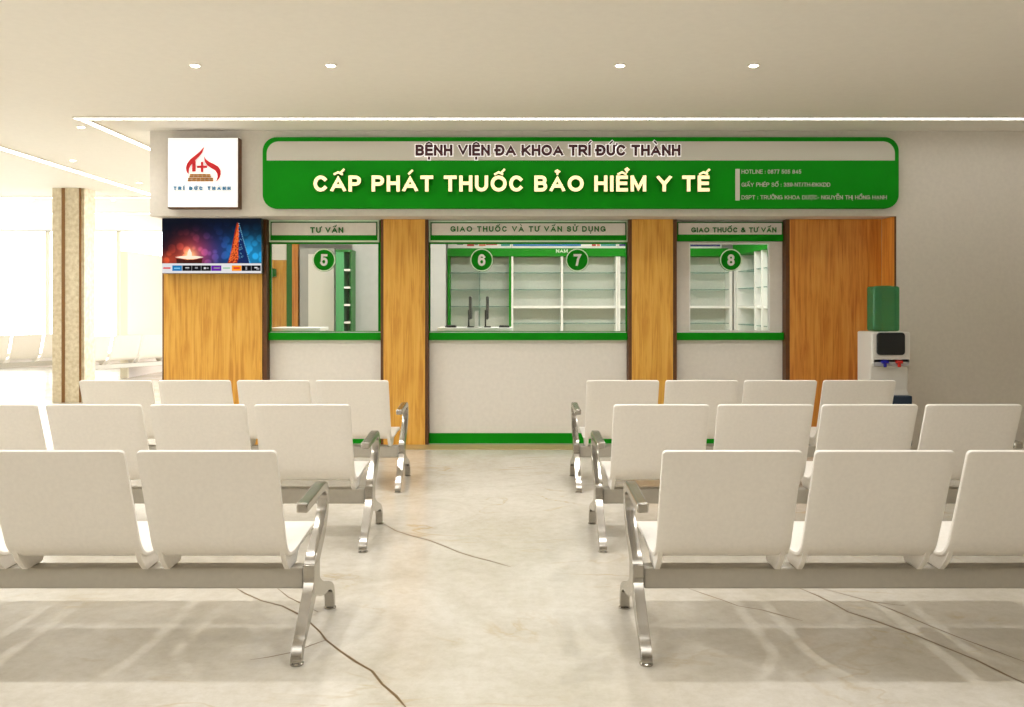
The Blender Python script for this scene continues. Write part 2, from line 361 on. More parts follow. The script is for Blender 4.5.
def stroke(mb, pts, t, y0, y1, zlo, zhi, two):
    """one mitred stroke in XZ with square ends, cut flat at zlo and zhi"""
    P = [Vector(p) for p in pts]
    Q = [P[0]]
    for p in P[1:]:
        if (p-Q[-1]).length > 1e-4*t: Q.append(p)
    P = Q; closed = (P[0]-P[-1]).length < .2*t and len(P) > 8
    if closed: P = P[:-1]
    n = len(P)
    if n < 2: return
    if not closed:
        P[0] = P[0]-(P[1]-P[0]).normalized()*t*.5; P[-1] = P[-1]+(P[-1]-P[-2]).normalized()*t*.5
    rows = []
    for i in range(n):
        a_ = P[i-1] if (i or closed) else None; c_ = P[(i+1) % n] if (i < n-1 or closed) else None
        d1 = (P[i]-a_).normalized() if a_ is not None else (c_-P[i]).normalized()
        d2 = (c_-P[i]).normalized() if c_ is not None else d1
        nn = Vector((-d1.y-d2.y, d1.x+d2.x))
        if nn.length < 1e-6: nn = Vector((-d1.y, d1.x))
        nn.normalize()
        k = min(1/max(.2, nn.dot(Vector((-d1.y, d1.x)))), 2.6)*t*.5
        cl = lambda v: (v.x, min(zhi, max(zlo, v.y)))
        L_, R_ = cl(P[i]+nn*k), cl(P[i]-nn*k)
        rows.append([mb.bm.verts.new((L_[0], y0, L_[1])), mb.bm.verts.new((R_[0], y0, R_[1])), mb.bm.verts.new((R_[0], y1, R_[1])), mb.bm.verts.new((L_[0], y1, L_[1]))])
    rng = range(n) if closed else range(n-1)
    for i in rng:
        a_, b_ = rows[i], rows[(i+1) % n]
        mb.slot(0)._f([a_[0], a_[1], b_[1], b_[0]])
        mb.slot(1 if two else 0)
        for k in (1, 2, 3): mb._f([a_[k], a_[(k+1) % 4], b_[(k+1) % 4], b_[k]])
    if not closed: mb._f(rows[0][::-1]); mb._f(rows[-1])
def lettering(name, s, x0, x1, zb, zt, y, depth, mats, parent=None, bold=.2, grow=0.0, mintr=.10):
    """letters from x0 to x1, baseline zb, cap top zt, front face at y, going back by depth"""
    glyphs = []                                   # (width, strokes, marks)
    for ch in s:
        if ch == ' ': glyphs.append(None); continue
        if ch == 'Đ': glyphs.append([ch, []]); continue
        dec = unicodedata.normalize('NFD', ch); glyphs.append([dec[0], list(dec[1:])])
    h = zt-zb; t = bold
    gw = [.34 if g is None else max(GL[g[0]][0], t) for g in glyphs]
    nsp = len(glyphs)-1; total = sum(gw)
    W = (x1-x0)/h; k = 1.0
    tr = (W-total)/nsp if nsp else 0
    if nsp and tr < mintr: k = W/(total+mintr*nsp); tr = mintr
    if not nsp: k = W/total
    mb = MB(); x = 0; two = len(mats) > 1
    for g, w in zip(glyphs, gw):
        if g is not None:
            f = lambda u, v: (x0+h*k*(x+t/2+u*(w-t)), zb+h*(t/2+v*(1-t)))
            T = (t+grow)*h
            for si, st in enumerate(GL[g[0]][1]):
                stroke(mb, [f(*p) for p in st], T, y-si*.0006, y+depth, zb-grow*h/2, zt+grow*h/2, two)
            cx = x0+h*k*(x+w/2); mk = g[1]
            hat = '\u0302' in mk
            for m in mk:
                tm = (min(t, .15)+grow)*h*.85
                if m == '\u031b':
                    xr = x0+h*k*(x+w)
                    xo = .02 if g[0] == 'U' else -.14
                    stroke(mb, [(xr+h*xo, zb+h*.90), (xr+h*(xo+.12), zb+h*.98), (xr+h*(xo+.13), zb+h*1.10)], tm, y, y+depth, -1e9, 1e9, two); continue
                src = UP[m] if (hat and m in UP) else MARK[m]
                if m == '\u0323': tm = (t+grow)*h*.9
                for st in src:
                    stroke(mb, [(cx+h*u, zb+h*v) for u, v in st], tm, y-.0004*(1+mk.index(m)), y+depth, -1e9, 1e9, two)
        x += w+tr
    return mb.build(name, mats, parent)

def disc_pts(cx, cz, r, n=32): return [(cx+r*math.cos(2*math.pi*k/n), cz+r*math.sin(2*math.pi*k/n)) for k in range(n)]
def rrect(x0, x1, z0, z1, r, n=8, corners=(1,1,1,1)):
    """rounded rectangle in XZ; corners = bottom-left, bottom-right, top-right, top-left"""
    pts = []
    for (cx, cz, a0, on) in ((x0, z0, 180, corners[0]), (x1, z0, 270, corners[1]), (x1, z1, 0, corners[2]), (x0, z1, 90, corners[3])):
        if not on: pts.append((cx, cz)); continue
        ox = cx + (r if cx == x0 else -r); oz = cz + (r if cz == z0 else -r)
        for k in range(n+1):
            a = math.radians(a0 + 90*k/n); pts.append((ox+r*math.cos(a), oz+r*math.sin(a)))
    return pts

# ------------------------------------------------------------------ room shell
XL, XR, YN, YFAR = -13.0, 5.6, -3.0, 19.0
XF0, XF1 = PX(150, DF), PX(896.5, DF)          # ends of the pharmacy front
def floor():
    b = MB().slot(0).box(XL-.15, XR+.15, YN-.15, YFAR+.2, -.1, 0)
    b.slot(1)
    def g(px, py): d = H*F/(py-VY); return (px-VX)*d/F, d
    cracks = [ [(384,524),(396,531),(412,536),(428,540),(444,546),(458,552),(474,557),(490,561),(511,567)],
               [(234,587),(246,594),(262,601),(282,606),(304,617),(320,632),(326,640),(340,651),(356,662),(372,671),(382,684),(396,696),(408,710)],
               [(326,640),(312,645),(294,652),(270,657),(250,660)],
               [(277,588),(288,597),(306,606),(318,612)],
               [(687,588),(704,594),(722,600),(738,606),(762,610),(780,615),(803,621)],
               [(799,588),(818,596),(834,604),(848,612),(870,619),(892,627),(915,635),(944,647),(976,660),(1004,674),(1030,686)],
               [(873,602),(900,613),(930,626),(960,638),(990,649),(1030,664)],
               [(820,588),(850,596),(873,602),(905,606)] ]
    for ci, c in enumerate(cracks):
        pts = [g(*p) for p in c]
        rows = []
        n = len(pts)
        for i, (x, y) in enumerate(pts):
            p = pts[max(0,i-1)]; q = pts[min(n-1,i+1)]
            tx, ty = q[0]-p[0], q[1]-p[1]; l = math.hypot(tx, ty); nx, ny = -ty/l, tx/l
            w = (.0055 if ci in (0,1,5) else .004) * (.4 if i in (0, n-1) else 1) * random.uniform(.7, 1.15)
            rows.append([b.bm.verts.new((x+nx*w, y+ny*w, .0006)), b.bm.verts.new((x-nx*w, y-ny*w, .0006))])
        for a, e in zip(rows, rows[1:]): b._f([a[0], a[1], e[1], e[0]])
    struct('floor', b, ['marble_floor', 'vein'])
floor()
struct('ceiling', MB().box(XL-.15, XR+.15, YN-.15, YFAR+.2, CEIL, CEIL+.12), 'ceiling_paint')
struct('wall_back', MB().box(XL-.15, XR+.15, YN-.15, YN, 0, CEIL), 'wall_paint')
struct('wall_right', MB().box(XR, XR+.15, YN, DF, 0, CEIL), 'wall_paint')
struct('wall_front', MB().box(XF1, XR+.15, DF, DF+.14, 0, CEIL), 'wall_paint')
ZFB = PZ(216, DF)
struct('wall_header', MB().box(XF0, XF1, DF, DW+.16, ZFB, CEIL), 'wall_paint')
YI = 12.36
struct('wall_partition', MB().box(XF0-.02, XF0+.06, DP+.21, YI, 0, ZFB).box(XF0-.02, XF0+.06, DP+.21, YI, ZFB, CEIL), 'wall_paint')
struct('wall_inner_back', MB().box(XF0-.02, XF1+.2, YI, YI+.1, 0, CEIL), 'inner_wall')
struct('wall_inner_right', MB().box(XF1+.06, XF1+.2, DF+.14, YI, 0, CEIL), 'inner_wall')
# the bright hall at the left: far wall and left wall of tall glazing
def glazed(name, mb): return struct(name, mb, ['partition_paint'])
ZS, ZT = .25, CEIL-.004
glazed('wall_far', MB().box(XL-.15, XF0-.02, YFAR, YFAR+.2, 0, ZS).box(XL-.15, XF0-.02, YFAR, YFAR+.2, ZT, CEIL).box(-7.3, XF0-.02, YFAR, YFAR+.2, ZS, ZT))
wx = [XL, PX(47, YFAR), PX(118, YFAR), -7.3]
for i in range(3):
    x0, x1 = wx[i], wx[i+1]
    b = MB().box(x0, x0+.04, YFAR, YFAR+.08, ZS, ZT).box(x1-.04, x1, YFAR, YFAR+.08, ZS, ZT).box(x0, x1, YFAR, YFAR+.08, ZS, ZS+.06).box(x0, x1, YFAR, YFAR+.08, ZT-.012, ZT)
    fr = struct('window_%d' % (i+1), b, 'gold_frame')
    MB().box(x0+.04, x1-.04, YFAR+.03, YFAR+.045, ZS+.06, ZT-.012).build('pane', 'pane', fr)
glazed('wall_left', MB().box(XL-.15, XL, YN, YFAR+.2, 0, ZS).box(XL-.15, XL, YN, YFAR+.2, ZT, CEIL).box(XL-.15, XL, YN, -1, ZS, ZT))
ys = [-1, 4, 9, 14, YFAR]
for i in range(4):
    y0, y1 = ys[i], ys[i+1]
    b = MB().box(XL-.08, XL, y0, y0+.07, ZS, ZT).box(XL-.08, XL, y1-.07, y1, ZS, ZT).box(XL-.08, XL, y0, y1, ZS, ZS+.06).box(XL-.08, XL, y0, y1, ZT-.012, ZT)
    fr = struct('window_%d' % (i+4), b, 'gold_frame')
    MB().box(XL-.05, XL-.035, y0+.07, y1-.07, ZS+.06, ZT-.012).build('pane', 'pane', fr)
# low partition with gold edge, deep in the hall
xp = -7.3; y0 = xp*F/(127-VX); zt = PZ(251, y0)
pw = struct('wall_side', MB().box(xp-.12, xp, y0+.06, YFAR-.02, 0, zt), 'partition_paint')
struct('trim_1', MB().box(xp-.13, xp+.01, y0, y0+.06, 0, zt), 'gold_frame')
# thin tan strip on the floor in front of the counters
struct('trim_2', MB().box(XF0, XF1-.005, DF+.02, DP-.012, 0, .006), 'tan_strip')

# column
yc = 12.06; x0, x1 = PX(52, yc), PX(80, yc); yb = yc+.36
col = MB().slot(0).box(x0, x1, yc, yb, 0, CEIL)
co = struct('column', col, 'column_stone', bevel=.006)
MB().box(PX(61.7, yc), PX(65, yc), yc-.006, yc+.01, 0, CEIL).build('brown_strip', 'brown_strip', co)
MB().box(x1-.012, x1+.006, yc-.005, yc+.025, 0, CEIL).build('brown_strip', 'brown_strip', co)
MB().box(x1-.004, x1+.05, yc+.026, yb-.02, 0, CEIL).build('side_cladding', 'column_stone', co)

# ------------------------------------------------------------------ ceiling lights
def strip_light(label, x0, x1, y0, y1):
    t = thing('linear_light', label, 'ceiling light', ((x0+x1)/2, (y0+y1)/2, CEIL-.012), 'linear ceiling lights')
    X, Y, Z = t.location
    MB().box(x0-X, x1-X, y0-Y, y1-Y, -.0, .004).build('diffuser', 'strip_light', t)
    m = .006
    MB().box(x0-X-m, x0-X, y0-Y-m, y1-Y+m, -.002, .0118).box(x1-X, x1-X+m, y0-Y-m, y1-Y+m, -.002, .0118).box(x0-X, x1-X, y0-Y-m, y0-Y, -.002, .0118).box(x0-X, x1-X, y1-Y, y1-Y+m, -.002, .0118).build('trim_frame', 'ring_white', t)
w = .034
ys1 = DF*174/187.5
xB = PX(75, ys1)
strip_light('long bright white ceiling strip light running along above the green sign', xB, XR-.05, ys1-w, ys1+w)
strip_light('white ceiling strip running back past the left end of the square logo sign', xB-w+.05, xB+w+.05, ys1+w+.03, 13.5)
strip_light('white ceiling strip running back from the upper left edge of the photo', -5.45, -5.35, 4.5, 12.98)
strip_light('white crosswise ceiling strip just behind the top of the stone column', XL+.4, -4.0, 13.07-w, 13.07+w)
strip_light('farthest white crosswise ceiling strip deep in the bright hall', XL+.4, -4.0, 15.3-w, 15.3+w)
dl = [((-2.19, 5.88), 'small recessed ceiling downlight, first from the left in the row before the sign'),
      ((-1.24, 5.88), 'small recessed ceiling downlight, second from the left in the row before the sign'),
      ((.784, 5.88), 'small recessed ceiling downlight, third from the left in the row before the sign'),
      ((1.72, 5.88), 'small recessed ceiling downlight, rightmost in the row before the sign'),
      ((-4.02, 7.91), 'small recessed downlight beside the corner where two ceiling strips meet'),
      ((-5.04, 9.73), 'small recessed downlight between the two receding ceiling strips, nearer one'),
      ((-5.05, 11.5), 'small recessed downlight between the two receding ceiling strips, farther one'),
      ((-7.6, 13.4), 'small recessed downlight on the far ceiling left of the stone column'),
      ((-6.3, 13.4), 'small recessed downlight on the far ceiling right of the stone column')]
proto = thing('downlight', dl[0][1], 'downlight', (0, 0, CEIL), 'recessed downlights')
MB().lathe([(.05, -.006), (.062, -.008), (.066, -.001), (.05, -.001)], 0, 0).build('trim_ring', 'ring_white', proto, smooth=40)
MB().lathe([(.02, -.013), (.04, -.0105), (.049, -.006), (.049, -.003)], 0, 0).build('lens', 'lamp_glow', proto)
for i, ((x, y), lab) in enumerate(dl):
    o = proto if i == 0 else copy_tree(proto)
    o.location = (x, y, CEIL); o.scale = (.62, .62, 1); o['label'] = lab

# ------------------------------------------------------------------ header signs
# square logo sign
d = 8.0
x0, x1, z0, z1 = PX(168, d), PX(237.5, d), PZ(207, d), PZ(138, d)
ls = thing('logo_sign', 'square white illuminated logo sign with brown sides above the television', 'sign', ((x0+x1)/2, DF, z0))
X, Y, Z = ls.location
def rel(b_): return b_
def zoomxy(x, y, dd): px, py = 155+x/4.709, 130+y/4.709; return PX(px, dd)-X, PZ(py, dd)-Z
MB().box(x0-X-.006, x1-X+.006, d+.012-Y, DF-.002-Y, -.012, z1-Z+.004).build('casing', 'brown_edge', ls)
MB().box(x0-X, x1-X, d-Y, d+.011-Y, 0, z1-Z).build('face', 'sign_white', ls)
fl = MB()
def poly(mb, pts): mb.prism_y([zoomxy(x, y, d) for x, y in pts], d-.008-Y, d-.001-Y)
left = [(232,80),(222,108),(206,128),(190,143),(192,150),(192,196),(176,196),(176,158),(166,170),(160,186),(158,208),(150,196),(147,178),(152,160),(166,140),(188,122),(210,104)]
right = [(232,124),(240,138),(256,150),(278,160),(298,172),(309,190),(310,208),(303,228),(289,243),(296,222),(294,205),(284,190),(266,180),(246,166),(235,148)]
poly(fl, left); poly(fl, right)
poly(fl, [(199,168),(217,168),(217,150),(228,150),(228,168),(246,168),(246,179),(228,179),(228,198),(217,198),(217,179),(199,179)])
fl.build('flame_emblem', 'logo_red', ls)
br = MB()
for row, (ya, yb_, xa, xb, n) in enumerate(((207,214.5,165,262,5),(215.5,223,163,264,5),(225,232.5,156,275,6),(233.5,242,154,276,6))):
    wdt = (xb-xa)/n
    for k in range(n): poly(br, [(xa+k*wdt+1, ya),(xa+(k+1)*wdt-1, ya),(xa+(k+1)*wdt-1, yb_),(xa+k*wdt+1, yb_)])
br.build('brick_emblem', 'brick_brown', ls)
a, zb_ = zoomxy(88, 284, d); c, zt_ = zoomxy(357, 266, d)
lettering('lettering', 'TRÍ ĐỨC THÀNH', a, c, zb_, zt_, d-.008-Y, .006, ['logo_blue'], ls, bold=.3)

# long green sign
d = DF-.05
x0, x1, z0, z1 = PX(262.5, d), PX(899, d), PZ(208.5, d), PZ(137, d)
gs = thing('pharmacy_sign', 'long rounded green sign board with cream lettering above the counter windows', 'sign', ((x0+x1)/2, DF, z0))
X, Y, Z = gs.location
MB().prism_y([(x-X, z-Z) for x, z in rrect(x0, x1, z0, z1, .135)], d-Y, DF-.002-Y).build('green_board', 'green', gs, bevel=.004)
zi0, zi1 = PZ(160.5, d), PZ(141.5, d)
MB().prism_y([(x-X, z-Z) for x, z in rrect(x0+.042, x1-.042, zi0, zi1, .115, corners=(0,0,1,1))], d-.006-Y, d-.0005-Y).build('beige_inset', 'label_beige', gs)
dt = d-.03
t1 = (PX(415.5, dt)-X, PX(680.5, dt)-X, PZ(155.5, dt)-Z, PZ(144.6, dt)-Z)
S1 = 'BỆNH VIỆN ĐA KHOA TRÍ ĐỨC THÀNH'
lettering('hospital_lettering', S1, *t1, dt-Y, .012, ['maroon'], gs, bold=.225)
lettering('letter_halo', S1, *t1, dt+.013-Y, .008, ['halo_white'], gs, bold=.225, grow=.16)
dt = d-.035
lettering('main_lettering', 'CẤP PHÁT THUỐC BẢO HIỂM Y TẾ', PX(313.5, dt)-X, PX(709.5, dt)-X, PZ(191.5, dt)-Z, PZ(175.5, dt)-Z, dt-Y, .034, ['cream_letter', 'letter_side'], gs, bold=.215)
for s, y, xe in (('HOTLINE : 0877 505 845', 171.7, 801), ('GIẤY PHÉP SỐ : 339-NT/TH-ĐKKDD', 184.7, 830), ('DSPT : TRƯỞNG KHOA DƯỢC- NGUYỄN THỊ HỒNG HẠNH', 197.4, 886.5)):
    lettering('contact_lettering', s, PX(741.5, d)-X, PX(xe, d)-X, PZ(y+2.0, d)-Z, PZ(y-2.0, d)-Z, d-.006-Y, .005, ['label_beige'], gs, bold=.125, mintr=.17)
MB().box(PX(735.3, d)-X, PX(739.6, d)-X, d-.006-Y, d-.0005-Y, PZ(200.5, d)-Z, PZ(169, d)-Z).build('white_bar', 'label_beige', gs)

# ------------------------------------------------------------------ wood pilasters
def pilaster(px0, px1, label, m, el, er, z1=None, dd=DP):
    xa, xb = PX(px0, dd), PX(px1, dd)
    z1 = ZFB-.002
    t = thing('wood_panel', label, 'wood panel', ((xa+xb)/2, dd, 0), 'wood wall panels')
    X, Y = t.location[0], t.location[1]
    e0, e1 = xa+el*dd/F, xb-er*dd/F
    MB().box(e0-X, e1-X, 0, .2, 0.0, z1).build('wood_face', m, t)
    if el: MB().box(xa-X, e0-X-.0005, .008, .2, 0, z1).build('edge_strip', 'brown_edge', t)
    if er: MB().box(e1-X+.0005, xb-X, .008, .2, 0, z1).build('edge_strip', 'brown_edge', t)
    return xa, xb
A = pilaster(162, 266.5, 'oak panel below the television at the left end of the counters', 'oak', 1.8, 4.5)
B_ = pilaster(380.5, 428, 'oak panel between counter window 5 and counter window 6', 'oak', 3, 3)
C_ = pilaster(628.5, 677, 'oak panel between counter window 7 and counter window 8', 'oak', 3.5, 4)
D_ = pilaster(786, VX+(XF1-.016)*F/DP, 'wide oak panel behind the water dispenser, right of counter window 8', 'oak_deep_shaded', 4, 0)  # redder wood, its tone partly painted-in dimness of the right end
_t = bpy.data.objects['wood_panel.003']; _x = XF1-_t.location[0]
MB().box(_x-.014, _x-.002, DF+.012-DP, .0, 0, ZFB-.003).build('return_panel', 'oak_deep_shaded', _t)
MB().box(_x-.016, _x-.002, DF+.001-DP, DF+.0115-DP, 0, ZFB-.003).build('edge_strip', 'brown_edge', _t)

# ------------------------------------------------------------------ service counters
ZL0, ZL1 = PZ(340, DW), PZ(331.8, DW)
def counter(xa, xb, gx0, gx1, gz0, gz1, label, frame_mat, frame_w, side_mat=None):
    """counter unit between two pilasters: lower panel, kick, ledge, upper surround, window frame and pane"""
    xa += .004; xb -= .004
    t = thing('service_counter', label, 'service counter', ((xa+xb)/2, DW, 0), 'pharmacy service counters')
    X, Y = t.location[0], t.location[1]
    zk = PZ(433, DW)
    yb = .10
    MB().box(xa-X, xb-X, 0, yb, zk, ZL0).build('front_panel', 'cream_panel', t)
    MB().box(xa-X, xb-X, -.006, yb, 0.0, zk-.0005).build('kick_panel', 'green', t)
    MB().box(xa-X, xb-X, -.05, yb+.14, ZL0+.0005, ZL1-.008).build('ledge', 'green', t, bevel=.004)
    MB().box(xa-X+.01, xb-X-.01, -.01, yb+.14, ZL1-.0075, ZL1).build('worktop', 'white_paint', t)
    # surround (upper wall with the opening)
    zt = ZFB-.002
    s = MB()
    a0, a1, b0, b1 = gx0-X, gx1-X, gz0, gz1
    s.box(xa-X, a0, .0, .07, ZL1+.0005, zt).box(a1, xb-X, .0, .07, ZL1+.0005, zt).box(a0, a1, 0, .07, b1, zt)
    if b0 > ZL1+.003: s.box(a0, a1, 0, .07, ZL1+.0005, b0)
    s.build('surround', side_mat or frame_mat, t)
    f = MB(); w = frame_w
    f.box(a0+.0005, a0+w, -.004, .05, b0, b1-.0005).box(a1-w, a1-.0005, -.004, .05, b0, b1-.0005).box(a0+.0005, a1-.0005, -.003, .05, b0, b0+w*.7).box(a0+.0005, a1-.0005, -.003, .05, b1-w, b1-.0005)
    f.build('window_frame', frame_mat, t)
    MB().box(a0+w+.001, a1-w-.001, .034, .044, b0+w*.7+.001, b1-w-.001).build('glass_pane', 'pane', t)
    return t
zg0, zg1 = ZL1+.001, PZ(243, DW)
c5 = counter(A[1], B_[0], PX(270, DW), PX(379, DW), zg0, zg1, 'green framed pharmacy counter under window number 5', 'green', .008)
c6 = counter(B_[1], C_[0], PX(429.3, DW), PX(626.8, DW), zg0, zg1, 'wide green framed pharmacy counter under windows 6 and 7', 'green', .008)
c8 = counter(C_[1], D_[0], PX(689, DW), PX(770, DW), PZ(331, DW), zg1, 'pharmacy counter with white surround under window number 8', 'white_paint', .012, side_mat='cream_panel')
def header(px0, px1, py0, py1, txt, t0, t1, ty0, ty1, label, pale=True):
    d = DW-.035
    xa, xb, za, zb = PX(px0, d), PX(px1, d), PZ(py1, d), PZ(py0, d)
    t = thing('window_header_sign', label, 'sign', ((xa+xb)/2, DW, za), 'header signs over the counter windows')
    X, Y, Z = t.location
    px = d/F
    MB().box(xa-X, xb-X, d-Y, -.001, 0, zb-Z).build('border', 'pale_green_line' if pale else 'green_dark', t)
    m = 1.6*px if pale else 0
    if pale: MB().box(xa-X+m, xb-X-m, d-.004-Y, d-.0003-Y, m, zb-Z-m).build('green_frame', 'green_dark', t)
    n = m+1.3*px
    zg = 6.8*px
    MB().box(xa-X+n, xb-X-n, d-.008-Y, d-.0043-Y, zg, zb-Z-n).build('face', 'cream_panel', t)
    MB().box(xa-X+m, xb-X-m, d-.008-Y, d-.0043-Y, m+.001, zg-.001).build('green_stripe', 'green', t)
    lettering('lettering', txt, PX(t0, d)-X, PX(t1, d)-X, PZ(ty1, d)-Z, PZ(ty0, d)-Z, d-.014-Y, .005, ['green_dark'], t, bold=.21)
header(269, 379, 220, 242, 'TƯ VẤN', 310.5, 343.5, 227.3, 233, 'small header sign lettered TƯ VẤN above window 5')
header(428.8, 628, 220.5, 242, 'GIAO THUỐC VÀ TƯ VẤN SỬ DỤNG', 450.5, 605.5, 226.3, 231.8, 'wide header sign in green letters above windows 6 and 7')
header(677, 782.8, 221.8, 241.3, 'GIAO THUỐC & TƯ VẤN', 691, 776, 227.5, 232.5, 'header sign lettered GIAO THUỐC & TƯ VẤN above window 8', pale=False)
def badge(n, px, py, r):
    d = DW+.010
    cx, cz = PX(px, d), PZ(py, d); R = r*d/F
    t = thing('number_badge', 'round green badge with a white number %s on the counter glass' % n, 'number badge', (cx, DW+.028, cz), 'window number badges')
    def ring(mb, ro, ri, y0, y1):
        N = 40
        o0 = disc_pts(0, 0, ro, N); i0 = disc_pts(0, 0, ri, N)
        for k in range(N):
            l = (k+1) % N
            q = [o0[k], o0[l], i0[l], i0[k]]
            mb.prism_y(q, y0, y1)
        return mb
    MB().prism_y(disc_pts(0, 0, R, 40), -.016, 0).build('disc', 'green', t)
    ring(MB(), R*.985, R*.89, -.021, -.0165).build('ring', 'pale_green_line', t)
    hh = R*1.02; ww = R*.62
    lettering('numeral', n, -ww/2, ww/2, -hh/2, hh/2, -.022, .0055, ['white_paint'], t, bold=.2)
badge('5', 324, 260, 11.6); badge('6', 481.7, 260, 11.6); badge('7', 577.3, 260, 11.6); badge('8', 731, 260, 11.2)

# ------------------------------------------------------------------ television
d = 8.30
tx0, tx1, tz0, tz1 = PX(162, d), PX(261.3, d), PZ(273.5, d), PZ(218.3, d)
tv = thing('television', 'wall television showing a candle and a lit tree on blue', 'television', (PX(163.5, d), DP, PZ(263.5, d)))
X, Y, Z = tv.location
MB().box(tx0-X, tx1-X, d-Y+.004, -.02, tz0-Z, tz1-Z).build('casing', 'black_plastic', tv, bevel=.004)
MB().box(.2, TVW-.2, -.02, -.001, -.05, TVH-.1).build('wall_mount', 'black_plastic', tv)
MB().box(tx0-X, tx1-X, d-Y, d-Y+.0035, tz0-Z, tz0-Z+.012).build('bottom_bezel', 'grey_plastic', tv)
sc_ = MB()
px1 = d/F
def Q(mb, x0, x1, y0, y1, layer, sl):      # rectangle given in the 1024x610 zoom of the set
    f = lambda x: PX(160+x/9.846, d)-X; g = lambda y: PZ(215+y/9.839, d)-Z
    mb.slot(sl).box(f(x0), f(x1), d-Y-.0004*layer, d-Y+.003, g(y1), g(y0))
def PG(mb, pts, layer, sl):
    mb.slot(sl).prism_y([(PX(160+x/9.846, d)-X, PZ(215+y/9.839, d)-Z) for x, y in pts], d-Y-.0004*layer, d-Y+.003)
Q(sc_, 20, 998, 34, 476, 1, 0)
Q(sc_, 20, 998, 476, 572, 2, 1)
PG(sc_, [(760,70),(772,110),(778,230),(770,400),(760,476),(664,476),(690,400),(716,270),(742,140)], 2, 15)
PG(sc_, [(772,110),(800,180),(840,310),(868,400),(880,476),(760,476),(770,400),(778,230)], 2, 8)
random.seed(3)
for k in range(190):      # lights on the tree
    t = random.random()**.7; y = 80+390*t; half = 104*t
    x = 765-half*random.random()*.95 + 8
    s = random.uniform(5, 8)
    PG(sc_, [(x-s,y),(x,y+s),(x+s,y),(x,y-s)], 3, 2)
for k in range(22):
    t = (k+.5)/22; y = 75+395*t; x = 775+ 108*t
    PG(sc_, [(x-5,y),(x,y+6),(x+5,y),(x,y-6)], 3, 9)
for k in range(26):
    t = random.random()**.6; y = 120+350*t; x = 775+95*t*random.random(); s = 4
    PG(sc_, [(x-s,y),(x,y+s),(x+s,y),(x,y-s)], 3, 9)
PG(sc_, [(150,415),(210,404),(290,400),(370,404),(430,414),(370,428),(290,434),(210,428)], 3, 3)
PG(sc_, [(160,428),(290,440),(420,428),(410,476),(165,476)], 2, 10)
PG(sc_, [(290,330),(312,370),(314,400),(268,400),(272,370)], 3, 3)
for (xa, xb, sl) in ((122,216,5),(220,312,4),(314,405,4),(407,502,4),(505,604,6),(708,802,7),(804,898,4),(900,992,4)):
    Q(sc_, xa, xb, 496, 550, 3, sl)
for (xa, xb, ya, yb2, sl) in ((32,104,515,529,12),(620,690,516,528,13),(140,198,518,530,9),(250,288,514,520,1),(250,288,524,530,14),(345,372,512,528,14),(432,452,514,532,1),(458,480,516,530,14),(530,590,516,528,14),(724,786,514,530,12),(842,858,508,540,14),(930,960,512,524,1),(950,978,520,538,14)):
    Q(sc_, xa, xb, ya, yb2, 4, sl)
sc_.build('screen', ['tv_picture', 'tv_white', 'tv_orange', 'tv_cream', 'tv_black', 'tv_tile_blue', 'tv_purple', 'tv_tile_orange', 'tv_darkblue', 'tv_cyan', 'tv_brown', 'tv_orange', 'tv_red', 'tv_mint', 'tv_grey', 'tv_rust'], tv)

# ------------------------------------------------------------------ inside the pharmacy
def shelving(name, label, xa, xb, uprights, left_green, glass_z, white_z, dy=.27, z1=PZ(256.4, DB)):
    t = thing(name, label, 'shelving unit', ((xa+xb)/2, DB, 0), 'pharmacy shelving units')
    X = t.location[0]
    MB().box(xa-X, xb-X, dy-.02, dy, 0, z1).build('back_panel', 'shelf_back', t)
    for i, (u, wd, m) in enumerate(uprights):
        MB().box(u-wd/2-X, u+wd/2-X, 0, dy-.021, 0, z1).build('upright', m, t)
    edges = [u for u in uprights]
    for z in glass_z: 
        for (u, wd, m), (v, wd2, m2) in zip(edges, edges[1:]):
            MB().box(u+wd/2+.001-X, v-wd2/2-.001-X, .04, dy-.022, z-.006, z+.006).build('glass_shelf', 'glass_shelf', t)
    for z in white_z:
        for (u, wd, m), (v, wd2, m2) in zip(edges, edges[1:]):
            MB().box(u+wd/2+.001-X, v-wd2/2-.001-X, .01, dy-.022, z-.018, z+.018).build('white_shelf', 'white_paint', t)
    return t
gz = [PZ(272.5, DB), PZ(289.5, DB)]
gz2 = gz + [PZ(323.5, DB)]
xa = PX(447.5, DB)
u1 = [(PX(448.7, DB), .03, 'green'), (PX(479.3, DB), .008, 'glass_shelf'), (PX(510.0, DB), .026, 'green')]
shelving('shelving_unit', 'green edged glass shelving behind the two screens at window 6', xa, PX(511, DB), u1, True, gz+[PZ(306.5, DB)], [])
u2 = [(PX(512.2, DB)+.002, .028, 'white_paint'), (PX(562, DB), .03, 'white_paint'), (PX(616.8, DB), .028, 'white_paint')]
shelving('shelving_unit', 'white bay shelving on the back wall behind window 7', PX(511.3, DB), PX(617.9, DB), u2, False, gz2, [PZ(307, DB)])
u3 = [(PX(619.3, DB), .03, 'white_paint'), (PX(676, DB), .03, 'white_paint'), (PX(731, DB), .04, 'white_paint')]
shelving('shelving_unit', 'shelving on the back wall behind the left half of window 8', PX(618.2, DB), PX(732.4, DB), u3, False, gz2, [PZ(307, DB)])
# header board above the back shelving, with the few letters one can see beside badge 7
zh0, zh1 = PZ(256.2, DB), PZ(248.4, DB)
hb = thing('shelf_header_board', 'green header board above the back wall shelves lettered NAM', 'header board', (0, DB, zh0))
MB().box(xa, PX(728, DB), -.02, .32, 0.001, zh1-zh0).build('board', 'green', hb)
lettering('lettering', 'NAM', PX(556, DB), PX(567.5, DB), PZ(253, DB)-zh0, PZ(249.2, DB)-zh0, -.028, .007, ['pale_green_line'], hb, bold=.2)
